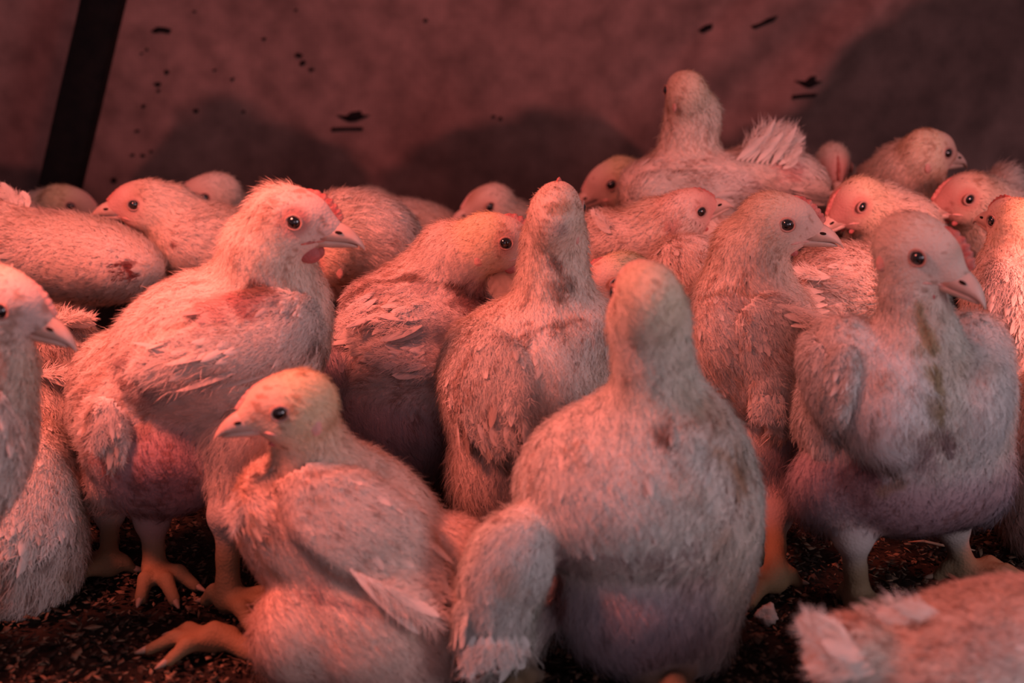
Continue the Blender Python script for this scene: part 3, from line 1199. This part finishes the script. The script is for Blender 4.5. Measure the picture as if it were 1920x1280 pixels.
# sitting young bird, front left
bird('young_chicken', 'young chicken sitting at the front, yellowish head turned left, one foot stretched out',
     [E(655, 1010, .99, 205, 165, 150, -38), E(568, 975, 1.0, 118, 112, 140, -20), E(715, 1150, .965, 175, 130, 150, -15),
      E(860, 1035, .99, 72, 60, 90, -50), E(508, 950, .99, 55, 75, 90, 30), E(720, 1215, .95, 150, 90, 120, 0, 'fluff'),
      E(560, 1190, .95, 85, 95, 90, 0, 'fluff')],
     neck=[(578, 830, .985, 60), (615, 905, .99, 84)],
     head=dict(at=(552, 765, .97), yaw=188, pitch=-9, col=HY, face=(0.78, 0.60, 0.46), red=.1, wattle=.4, comb=.45, s=1.16),
     flow=(-38, .45), tint=(1.03, .95, .92),
     legs=[((600, 1200, .96, 60), (530, 1238, .965), (405, 1222), 188, 1.0)],
     wings=[dict(prims=[E(668, 990, .925, 175, 98, 45, -38, k=.02), E(745, 1075, .925, 95, 80, 40, -40, k=.02)], flow=(-40, .2), n=90, len=.034, wid=.013, th=.013,
                 quills=[((650, 1060, 730, 1100), (780, 1150, 835, 1175), 5, .016)])],
     tailf=[((452, 890, 470, 930), (416, 950, 436, 1000), 5, .006, .0)],
     stains=[(612, 945, 36, TAN, .6), (500, 985, 30, TAN, .35), (640, 1045, 25, TAN, .4), (590, 1100, 30, GREY, .5)]
     + streak([(560, 1110), (640, 1130), (700, 1150)], 16, (.3, .2, .2), .6) + streak([(690, 905), (740, 950), (790, 980)], 9, TAN, .5) + streak([(470, 960), (480, 1040), (530, 1090)], 10, TAN, .55), detail=1.0)

# front centre bird, back to the camera
bird('chicken', 'white chicken at front centre with its back to the camera, plain out of focus neck',
     [E(1190, 930, .975, 225, 185, 190, -8), E(1240, 820, .985, 155, 95, 150, -8), E(1200, 1120, .965, 160, 145, 150, 0, 'grey', flow=(-80, .2)),
      E(950, 1070, .925, 82, 125, 75, -20), E(925, 1170, .92, 70, 85, 60, -12), E(1345, 1000, .98, 78, 190, 110, -4), E(1300, 1160, .97, 75, 110, 90, 0, 'fluff')],
     neck=[(1216, 600, .965, 70), (1226, 690, .97, 66), (1240, 780, .98, 110)],
     head=dict(at=(1212, 566, .96), yaw=103, pitch=3, col=(0.74, 0.68, 0.52), red=.2, comb=.5, s=1.2),
     flow=(-95, .5), tint=(.88, 1, 1.05), cardw=.7,
     legs=[((1290, 1170, .965, 60), (1270, 1240, .945), (1265, 1325), 100, 1.05), ((980, 1170, .965, 60), (968, 1240, .94), (962, 1330), 95, 1.05)],
     wings=[dict(prims=[E(955, 1060, .905, 72, 105, 50, -22, k=.02), E(925, 1170, .90, 72, 85, 48, -12, k=.02)], flow=(-105, .2), n=90, len=.030, wid=.016,
                 quills=[((880, 1190, 990, 1190), (868, 1262, 985, 1235), 7, .016)])],
     stains=[(1245, 805, 22, BROWN, .75), (1238, 835, 16, BROWN, .6), (1352, 845, 30, TAN, .6), (1060, 1050, 45, GREY, .6), (1050, 1130, 28, (0.3, .16, .16), .7), (960, 1085, 30, TAN, .35), (1300, 1090, 40, GREY, .5)]
     + streak([(1330, 830), (1380, 870), (1400, 930)], 12, TAN, .6) + streak([(1060, 1035), (1150, 1050), (1250, 1040), (1320, 1015)], 12, (.3, .2, .2), .55) + streak([(1040, 850), (1100, 825)], 10, TAN, .5) + streak([(1045, 1060), (1060, 1160)], 16, (.28, .16, .16), .6))  # tan dirt, plus shade painted under the back and in the left gap

# left edge bird, head and neck only
bird('chicken', 'pale chicken cut off by the left edge, near white head facing right',
     [E(-50, 810, .965, 108, 150, 85, 8), E(-70, 760, .97, 90, 120, 85)],
     neck=[(2, 620, .975, 46), (8, 690, .975, 52), (-20, 790, .98, 80)],
     head=dict(at=(-6, 572, .975), yaw=-3, pitch=-20, col=HW, face=(0.72, 0.60, 0.56), red=.1, wattle=.4, comb=.7, s=1.2),
     flow=(-100, .1), sit=(-190, 1000, .955, .05),
     wings=[dict(prims=[E(-20, 830, .93, 62, 120, 40, 8, k=.02)], flow=(-98, .1), n=160, len=.032, wid=.014)],
     detail=.8, base=None)

# low body behind it
bird('chicken', 'crouching chicken at the bottom left corner, body only, behind the left edge bird',
     [E(28, 1000, 1.10, 126, 180, 105, 10), E(15, 1110, 1.075, 95, 75, 85, 0, 'fluff'), E(66, 880, 1.12, 76, 95, 85)],
     flow=(-95, .4), wings=[dict(prims=[E(60, 930, 1.03, 88, 110, 50, 10, k=.02)], flow=(-100, .2), n=200, len=.030, wid=.015)],
     sit=(20, 1080, 1.09, .045), stains=[(80, 1040, 22, BROWN, .5), (130, 1070, 15, TAN, .6)], detail=.8)

bird('chicken', 'orange lit chicken back with ragged feathers behind the left edge head',
     [E(85, 690, 1.30, 110, 115, 130, 0), E(95, 800, 1.27, 85, 110, 120, 0), E(150, 860, 1.26, 60, 80, 80, 0, 'fluff')],
     flow=(-60, .5), legs=[((185, 870, 1.24, 50), (205, 962, 1.17), (207, 1082), 190, 1.0)],
     tailf=[((60, 620, 130, 600), (130, 585, 185, 600), 6, .016), ((50, 700, 120, 690), (140, 700, 190, 720), 6, .016)],
     stains=[(90, 640, 36, BROWN, .35), (60, 690, 20, BROWN, .4)], detail=.8, sit=(70, 850, 1.29, .045))

# standing bird left, the sharpest one
bird('chicken', 'standing chicken at left in sharp focus, facing right, red brow and pale beak',
     [E(400, 655, 1.13, 205, 150, 165, 22), E(235, 770, 1.13, 98, 150, 130, 10), E(320, 850, 1.12, 150, 108, 135, 0, 'bare', flow=(-85, .1)),
      E(530, 620, 1.13, 88, 118, 115, 0), E(470, 790, 1.10, 100, 105, 100, 20, 'fluff', flow=(-120, .1)),
      E(210, 905, 1.12, 48, 55, 60, 0, 'fluff'), E(300, 905, 1.11, 95, 55, 80, 5, 'grey', flow=(-90, .1))],
     neck=[(500, 470, 1.12, 78), (500, 545, 1.13, 112)],
     head=dict(at=(540, 415, 1.11), yaw=-6, pitch=-8, col=HW, face=(0.80, 0.60, 0.53), red=.78, wattle=1.25, comb=1.1, s=1.22, crest=.9),
     flow=(203, .1),
     legs=[((460, 830, 1.09, 70), (425, 965, 1.06), (430, 1150), -25, 1.15), ((300, 900, 1.13, 40, 'bare'), (285, 975, 1.12), (292, 1092), -60, 1.1)],
     wings=[dict(prims=[E(480, 625, 1.05, 130, 85, 42, 12, k=.02), E(370, 660, 1.05, 95, 50, 34, 20, k=.02)], flow=(200, .1), n=260, len=.034, wid=.013,
                 quills=[((420, 640, 450, 700), (262, 668, 285, 715), 6, .011), ((430, 690, 560, 715), (290, 735, 470, 740), 5, .010)]),
            dict(prims=[E(205, 790, 1.06, 38, 55, 25, 20, k=.02)], flow=(-100, .1), n=60, len=.028, wid=.010,
                 quills=[((180, 780, 225, 760), (165, 845, 245, 815), 6, .009)])],
     stains=[(500, 552, 30, GREY, .6), (540, 580, 30, GREY, .5), (580, 640, 26, BROWN, .5), (420, 570, 34, (0.5, .2, .18), .6), (470, 560, 26, (0.5, .2, .18), .6),
             (260, 700, 46, (0.36, .22, .21), .8), (200, 860, 30, (0.45, .15, .13), .6)]
     + streak([(470, 535), (540, 560), (585, 600), (607, 650), (612, 700)], 11, BROWN, .6) + streak([(380, 575), (450, 580), (520, 620), (570, 660)], 6, BROWN, .45)  # first streak paints shadow and dirt into the gap between neck and wing
     + streak([(260, 640), (300, 620), (380, 600)], 6, TAN, .5) + streak([(255, 690), (240, 730), (250, 770)], 14, BROWN, .5))

# right standing bird, chest to the camera
bird('chicken', 'standing chicken at right, chest towards the camera, head turned right with hooked beak',
     [E(1700, 790, 1.10, 190, 190, 180, 0), E(1600, 700, 1.06, 78, 115, 100, 18), E(1800, 720, 1.09, 92, 140, 120, -12),
      E(1690, 900, 1.08, 190, 105, 150, 0, 'bare', flow=(-90, .1)), E(1665, 760, 1.035, 92, 118, 100, 6, 'crop', flow=(-90, .2)), E(1815, 750, 1.05, 70, 105, 90, -8, 'crop', flow=(-85, .2)), E(1740, 790, 1.06, 100, 110, 100, 0, 'body', flow=(-90, .2)),
      E(1560, 920, 1.08, 78, 80, 90, 0, 'grey', flow=(-110, .1)), E(1820, 890, 1.09, 70, 90, 90, 0, 'grey', flow=(-75, .1))],
     neck=[(1712, 560, 1.055, 52), (1722, 640, 1.05, 70), (1715, 720, 1.05, 100)],
     head=dict(at=(1716, 474, 1.05), yaw=-38, pitch=-20, col=(0.80, 0.72, 0.62), face=(0.78, 0.64, 0.56), red=.15, wattle=1.1, comb=1.3, s=1.25),
     flow=(-90, .15), tint=(.86, .98, 1.05), cardw=.4,
     legs=[((1590, 930, 1.07, 55), (1600, 1005, 1.05), (1605, 1150), -70, 1.15), ((1790, 920, 1.11, 50), (1786, 985, 1.11), (1806, 1096), -10, 1.1)],
     wings=[dict(prims=[E(1530, 740, 1.06, 52, 120, 80, 8, k=.02)], flow=(-95, .1), n=60, len=.026, wid=.013),
            dict(prims=[E(1580, 710, 1.0, 36, 75, 40, -8, k=.02)], flow=(-100, .1), n=60, len=.026, wid=.012)],
     stains=[(1740, 640, 24, (0.42, .34, .20), .8), (1755, 700, 22, (0.40, .32, .18), .7), (1765, 760, 24, (0.30, .22, .14), .8), (1762, 820, 32, (0.20, .12, .12), .7),
             (1735, 850, 40, (0.30, .17, .2), .5), (1610, 895, 40, (0.22, .12, .13), .7), (1700, 560, 12, GREY, .5)]
     + streak([(1722, 570), (1735, 620), (1752, 680), (1765, 740), (1768, 800)], 10, (.32, .26, .15), .7) + streak([(1590, 880), (1650, 890)], 16, (.15, .08, .09), .7) + streak([(1640, 860), (1700, 900), (1640, 930)], 10, (.22, .15, .11), .5))

# bottom right corner bird, tail pointing left
bird('chicken', 'blurred chicken rump in the bottom right corner, tail pointing left, nearest the lens',
     [E(1760, 1262, .80, 210, 120, 150, 16), E(1930, 1200, .82, 170, 110, 160, 10), E(1600, 1230, .79, 75, 75, 80, 150)],
     flow=(185, .05), sit=(1850, 1270, .82, .07),
     tailf=[((1590, 1190, 1640, 1260), (1500, 1140, 1515, 1270), 6, .022), ((1560, 1200, 1600, 1230), (1505, 1135, 1500, 1180), 3, .022), ((1690, 1160, 1780, 1150), (1600, 1150, 1660, 1120), 3, .018)],
     stains=[(1850, 1200, 60, GREY, .25)], detail=.8)

# centre bird seen from behind
bird('chicken', 'chicken at the centre seen from behind, streaky grey crown, upright head',
     [E(985, 730, 1.18, 160, 175, 165, 0), E(1055, 625, 1.19, 110, 85, 120, 0), E(915, 880, 1.16, 68, 110, 90, 5, 'fluff', flow=(-88, .1)),
      E(980, 900, 1.18, 90, 100, 100)],
     neck=[(1040, 450, 1.18, 54), (1038, 530, 1.18, 60), (1045, 610, 1.19, 95)],
     head=dict(at=(1043, 408, 1.17), yaw=82, pitch=12, col=(0.76, 0.66, 0.56), red=.2, comb=1.0, s=1.2),
     flow=(-95, .45), sit=(985, 800, 1.19, .06),
     wings=[dict(prims=[E(920, 720, 1.10, 85, 125, 50, 14, k=.02)], flow=(-84, .2), n=90, len=.036, wid=.016,
                 quills=[((860, 790, 960, 800), (900, 840, 975, 850), 4, .015)])],
     stains=[(1050, 385, 22, TAN, .7), (1045, 430, 18, GREY, .5), (1030, 500, 20, GREY, .5), (1050, 535, 24, BROWN, .6), (960, 640, 22, BROWN, .6), (980, 655, 14, BROWN, .5), (1080, 610, 40, TAN, .4)]
     + streak([(930, 660), (975, 630), (1030, 612), (1090, 600), (1140, 620)], 8, BROWN, .55) + streak([(1035, 480), (1050, 520)], 10, BROWN, .6) + streak([(850, 760), (880, 830), (930, 855)], 8, BROWN, .5))

# bird behind it on the left, grey rump
bird('chicken', 'chicken left of centre with mauve grey rump, head half hidden by its neighbour',
     [E(760, 690, 1.30, 150, 150, 150, -10), E(790, 585, 1.30, 145, 75, 130, -8), E(640, 690, 1.27, 50, 52, 60, 0, 'grey', flow=(-60, .3)),
      E(740, 800, 1.27, 120, 120, 120, 0, 'grey', flow=(-60, .3)), E(670, 760, 1.27, 60, 80, 80, 20, 'grey', flow=(-60, .3))],
     neck=[(850, 485, 1.29, 66), (810, 550, 1.30, 95)],
     head=dict(at=(918, 456, 1.28), yaw=14, pitch=-6, col=HY, face=(0.76, 0.44, 0.36), red=.5, comb=1.3, s=1.2),
     flow=(195, .3), sit=(760, 780, 1.31, .06), tint=(.95, .93, .97),
     wings=[dict(prims=[E(800, 640, 1.20, 110, 75, 45, -10, k=.02), E(740, 610, 1.21, 90, 45, 40, 12, k=.02)], flow=(190, .2), n=200, len=.036, wid=.014,
                 quills=[((790, 590, 800, 690), (704, 596, 716, 690), 8, .014), ((700, 540, 720, 590), (635, 590, 625, 625), 4, .010), ((780, 700, 820, 700), (725, 700, 780, 710), 3, .012)])],
     stains=[(900, 565, 34, (0.33, .16, .15), .8), (860, 545, 28, (0.33, .2, .18), .7), (700, 565, 36, GREY, .7), (800, 540, 30, GREY, .6), (810, 660, 18, BROWN, .5), (668, 615, 32, GREY, .7), (740, 570, 20, BROWN, .5)]
     + streak([(640, 560), (700, 530), (780, 520), (850, 535), (920, 565)], 9, BROWN, .65) + streak([(690, 580), (740, 565), (790, 560)], 6, BROWN, .6) + streak([(745, 690), (800, 700), (840, 705)], 6, BROWN, .6))

# bird right of centre in focus
bird('chicken', 'chicken right of centre in focus, grey cheek and beak facing right',
     [E(1410, 620, 1.22, 120, 110, 130, 0), E(1420, 700, 1.20, 95, 100, 110, 0), E(1450, 830, 1.21, 62, 130, 90, 0, 'grey', flow=(-95, .1)),
      E(1400, 850, 1.20, 55, 90, 80, 0, 'fluff', flow=(-95, .1)), E(1350, 640, 1.20, 60, 110, 90, 5)],
     neck=[(1408, 470, 1.22, 66), (1398, 545, 1.22, 88)],
     head=dict(at=(1452, 420, 1.21), yaw=-8, pitch=-7, col=(0.66, 0.58, 0.46), face=(0.76, 0.56, 0.48), red=.2, wattle=.5, comb=1.0, s=1.18),
     flow=(-80, .45),
     legs=[((1445, 860, 1.21, 45, 'grey'), (1455, 965, 1.15), (1452, 1112), 200, 1.1), ((1395, 860, 1.25, 40, 'grey'), (1390, 960, 1.25), (1392, 1060), 180, 1.0)],
     wings=[dict(prims=[E(1450, 640, 1.13, 70, 95, 40, 10, k=.02), E(1450, 740, 1.13, 48, 60, 34, 0, k=.02)], flow=(-70, .2), n=110, len=.034, wid=.014,
                 quills=[((1450, 560, 1500, 640), (1530, 590, 1535, 620), 4, .012), ((1410, 740, 1470, 740), (1400, 792, 1468, 795), 5, .013)])],
     stains=[(1370, 560, 26, GREY, .4), (1400, 600, 20, TAN, .5), (1355, 690, 26, TAN, .5)]
     + streak([(1310, 560), (1370, 540), (1430, 560)], 7, TAN, .6) + streak([(1400, 600), (1395, 680), (1370, 760)], 9, TAN, .5) + streak([(1470, 620), (1440, 700)], 8, TAN, .5))

# crouched behind the front centre bird
bird('chicken', 'chicken mostly hidden behind the front centre bird, dark eye peeking left beside its head',
     [E(1240, 640, 1.32, 105, 110, 100), E(1290, 520, 1.36, 75, 80, 80)],
     neck=[(1200, 560, 1.29, 55), (1235, 620, 1.31, 70)],
     head=dict(at=(1160, 528, 1.27), yaw=196, pitch=-10, col=HY, s=1.15, red=.3),
     flow=(-70, .4), sit=(1240, 720, 1.33, .055), detail=.6)

# back left long body
bird('chicken', 'large smooth orange white chicken body at far left with a dark wound near its end',
     [E(130, 482, 1.47, 180, 82, 110, -9), E(-20, 452, 1.49, 130, 85, 100, -12), E(0, 390, 1.50, 70, 30, 60, -20)],
     flow=(170, .1), sit=(100, 560, 1.49, .06), tailf=[((20, 380, 60, 390), (-20, 340, 55, 362), 4, .016)],
     stains=[(242, 498, 15, WOUND, .95), (252, 515, 12, WOUND, .95), (100, 400, 30, GREY, .3)], detail=.8)

bird('chicken', 'chicken at back left in profile facing left, pink beak touching the long body',
     [E(400, 460, 1.52, 100, 75, 90, 0), E(460, 500, 1.50, 80, 80, 80)],
     neck=[(315, 400, 1.53, 52), (350, 440, 1.53, 75)],
     head=dict(at=(275, 385, 1.52), yaw=184, pitch=-2, col=(0.84, 0.68, 0.56), face=(0.80, 0.48, 0.42), red=.3, wattle=.3, comb=.3, s=1.2),
     flow=(-10, .2), sit=(430, 540, 1.52, .06), stains=[(322, 462, 8, WOUND, .9)], detail=.6)

bird('chicken', 'small pale head at back left just behind and right of the left facing profile',
     [E(440, 460, 1.78, 90, 75, 80), ],
     neck=[(430, 405, 1.75, 44), (445, 440, 1.77, 60)],
     head=dict(at=(400, 371, 1.72), yaw=192, pitch=-8, col=HW, red=.1, comb=.4, s=1.3),
     flow=(-20, .2), sit=(440, 500, 1.78, .06), detail=.5)

bird('chicken', 'half hidden chicken head at far back left below the dark post',
     [E(70, 440, 1.84, 90, 70, 80)],
     neck=[(90, 400, 1.82, 40), (75, 430, 1.83, 60)],
     head=dict(at=(120, 386, 1.80), yaw=12, pitch=-12, col=HY, red=.2, comb=.4, s=1.15),
     flow=(190, .2), sit=(70, 480, 1.84, .06), detail=.5)

# behind the sharp bird's head
bird('chicken', 'orange chicken humped behind the sharp bird, small dark eye below its beak',
     [E(690, 470, 1.47, 105, 105, 100, -20), E(650, 410, 1.49, 62, 55, 60)],
     neck=[(640, 470, 1.43, 50), (670, 480, 1.45, 70)],
     head=dict(at=(608, 492, 1.40), yaw=186, pitch=-14, col=(0.8, .6, .44), face=(.7, .35, .28), red=.6, s=1.1),
     flow=(-20, .2), sit=(700, 540, 1.47, .06), detail=.6)

bird('chicken', 'blurred pale double humped body at the very back, left of the small round head',
     [E(770, 440, 1.80, 110, 65, 90, -8), E(695, 400, 1.82, 50, 48, 60)],
     flow=(180, .2), sit=(770, 500, 1.80, .07), detail=.5, tint=(.93, .95, .95))

bird('chicken', 'small round blurred head at the back centre, facing left above a mottled neck',
     [E(960, 450, 1.78, 80, 70, 80)],
     neck=[(940, 410, 1.76, 40), (955, 440, 1.77, 60)],
     head=dict(at=(920, 386, 1.75), yaw=205, pitch=-10, col=(0.86, 0.70, 0.60), red=.2, comb=.4, s=1.15),
     flow=(-20, .2), sit=(960, 500, 1.78, .06), detail=.5)

bird('chicken', 'rosy chicken behind the centre bird, pink beak pointing right, large ear lobe',
     [E(1180, 470, 1.43, 105, 72, 90, 0), E(1130, 440, 1.45, 60, 45, 60), E(1190, 550, 1.46, 85, 85, 70)],
     neck=[(1240, 430, 1.42, 56), (1210, 460, 1.43, 70)],
     head=dict(at=(1282, 404, 1.41), yaw=26, pitch=14, col=(0.84, 0.66, 0.58), face=(0.78, 0.42, 0.36), red=.4, wattle=.4, comb=.5, s=1.12),
     flow=(190, .2), sit=(1180, 600, 1.47, .05), tailf=[((1130, 430, 1150, 440), (1112, 398, 1120, 405), 2, .012)], stains=[(1265, 425, 14, (.6, .3, .27), .6)], detail=.7)

# the tall one
bird('chicken', 'tallest chicken at the back, long neck stretched up, head turned away, raised tail',
     [E(1310, 345, 1.62, 150, 62, 100, 0), E(1430, 345, 1.63, 120, 70, 90, 0), E(1218, 376, 1.60, 56, 50, 70, 0), E(1445, 285, 1.66, 60, 42, 50, 20, 'fluff', flow=(60, .1)),
      E(1330, 440, 1.62, 150, 90, 100)],
     neck=[(1298, 215, 1.62, 48), (1290, 275, 1.62, 48), (1285, 325, 1.62, 70)],
     head=dict(at=(1286, 178, 1.61), yaw=105, pitch=0, col=(0.84, 0.68, 0.52), red=.2, comb=.3, s=1.15),
     flow=(-10, .2), sit=(1320, 520, 1.62, .08),
     wings=[dict(prims=[E(1290, 360, 1.53, 110, 42, 30, 0, k=.02)], flow=(0, .1), n=150, len=.034, wid=.014)],
     tailf=[((1375, 300, 1450, 310), (1425, 232, 1495, 236), 8, .012), ((1440, 290, 1470, 320), (1495, 250, 1502, 300), 4, .013), ((1480, 350, 1500, 380), (1560, 352, 1550, 390), 4, .012)],
     stains=[(1395, 362, 30, (.32, .12, .1), .6), (1370, 375, 16, (.32, .12, .1), .6), (1470, 310, 24, (.6, .22, .2), .6)], detail=.7)

bird('chicken', 'dim chicken head at the back peering out from under the tall bird, facing left',
     [E(1180, 420, 1.78, 80, 60, 70)],
     neck=[(1185, 365, 1.77, 48), (1185, 400, 1.78, 60)],
     head=dict(at=(1158, 342, 1.75), yaw=186, pitch=-22, col=HY, red=.2, comb=.3, s=1.3),
     flow=(-20, .2), sit=(1180, 480, 1.78, .06), detail=.5)

bird('chicken', 'small blurred head facing the camera at the back, right of the raised tail',
     [E(1580, 390, 1.78, 70, 60, 70)],
     neck=[(1570, 350, 1.75, 38), (1578, 375, 1.77, 55)],
     head=dict(at=(1563, 312, 1.72), yaw=-92, pitch=-28, col=HW, face=(.75, .45, .4), red=.4, comb=1.0, s=1.1),
     flow=(-90, .2), sit=(1570, 460, 1.80, .04), detail=.5)

bird('chicken', 'big orange lit chicken at back right, round head facing right, highest of the right group',
     [E(1690, 400, 1.66, 90, 80, 90), E(1650, 350, 1.67, 50, 50, 60)],
     neck=[(1705, 325, 1.64, 62), (1700, 370, 1.65, 75)],
     head=dict(at=(1738, 290, 1.62), yaw=28, pitch=-6, col=(0.86, 0.68, 0.48), face=(.8, .5, .4), red=.2, comb=.3, s=1.25),
     flow=(190, .2), sit=(1680, 500, 1.66, .07), detail=.6)

bird('chicken', 'orange chicken with red face looking left, in front of the highest right hand bird',
     [E(1680, 450, 1.50, 85, 85, 90, 20), E(1640, 510, 1.48, 70, 70, 80)],
     neck=[(1640, 400, 1.48, 56), (1670, 430, 1.49, 75)],
     head=dict(at=(1606, 382, 1.46), yaw=208, pitch=-22, col=(0.86, 0.68, 0.48), face=(.50, .25, .21), red=.6, comb=.7, wattle=.5, s=1.15),
     flow=(-20, .2), sit=(1680, 560, 1.50, .06), detail=.6)

bird('chicken', 'orange chicken with red face looking left near the right edge, raised rump behind its head',
     [E(1860, 420, 1.56, 85, 75, 80), E(1882, 352, 1.60, 32, 40, 45, 0, 'fluff')],
     neck=[(1835, 385, 1.54, 52), (1850, 410, 1.55, 65)],
     head=dict(at=(1812, 372, 1.52), yaw=196, pitch=-10, col=(0.84, 0.62, 0.48), face=(.50, .25, .21), red=.6, comb=.7, wattle=.5, s=1.2),
     flow=(0, .2), sit=(1860, 520, 1.56, .06), detail=.6)

bird('chicken', 'chicken back with brown flecked feathers between the focused bird and the right standing bird',
     [E(1580, 540, 1.34, 105, 85, 100, -10), E(1540, 590, 1.33, 70, 80, 80), E(1640, 520, 1.36, 70, 60, 80)],
     flow=(170, .3), sit=(1590, 640, 1.34, .06),
     tailf=[((1540, 540, 1560, 600), (1470, 535, 1480, 600), 5, .014), ((1540, 510, 1560, 520), (1485, 490, 1490, 520), 3, .012)],
     stains=[(1505, 535, 24, BROWN, .6), (1530, 560, 20, BROWN, .5), (1490, 520, 14, (.35, .12, .15), .6)], detail=.7)

bird('chicken', 'brightly lit chicken at the right edge, glowing orange head turned away',
     [E(1895, 580, 1.30, 85, 120, 110), E(1900, 700, 1.29, 75, 100, 100)],
     neck=[(1905, 470, 1.32, 46), (1900, 530, 1.31, 70)],
     head=dict(at=(1903, 425, 1.32), yaw=110, pitch=4, col=(0.86, 0.7, 0.5), red=.2, s=1.15),
     flow=(-100, .3), sit=(1900, 740, 1.30, .05),
     wings=[dict(prims=[E(1885, 560, 1.215, 45, 80, 30, 10, k=.02)], flow=(-100, .2), n=80, len=.032, wid=.014)], detail=.7)

bird('chicken', 'shadowed feathered side of a chicken cut off by the right edge, beside the standing bird',
     [E(1965, 830, 1.16, 78, 145, 110), E(1955, 900, 1.16, 65, 80, 80, 0, 'grey')],
     flow=(-95, .2), sit=(1975, 900, 1.17, .045), detail=.6)
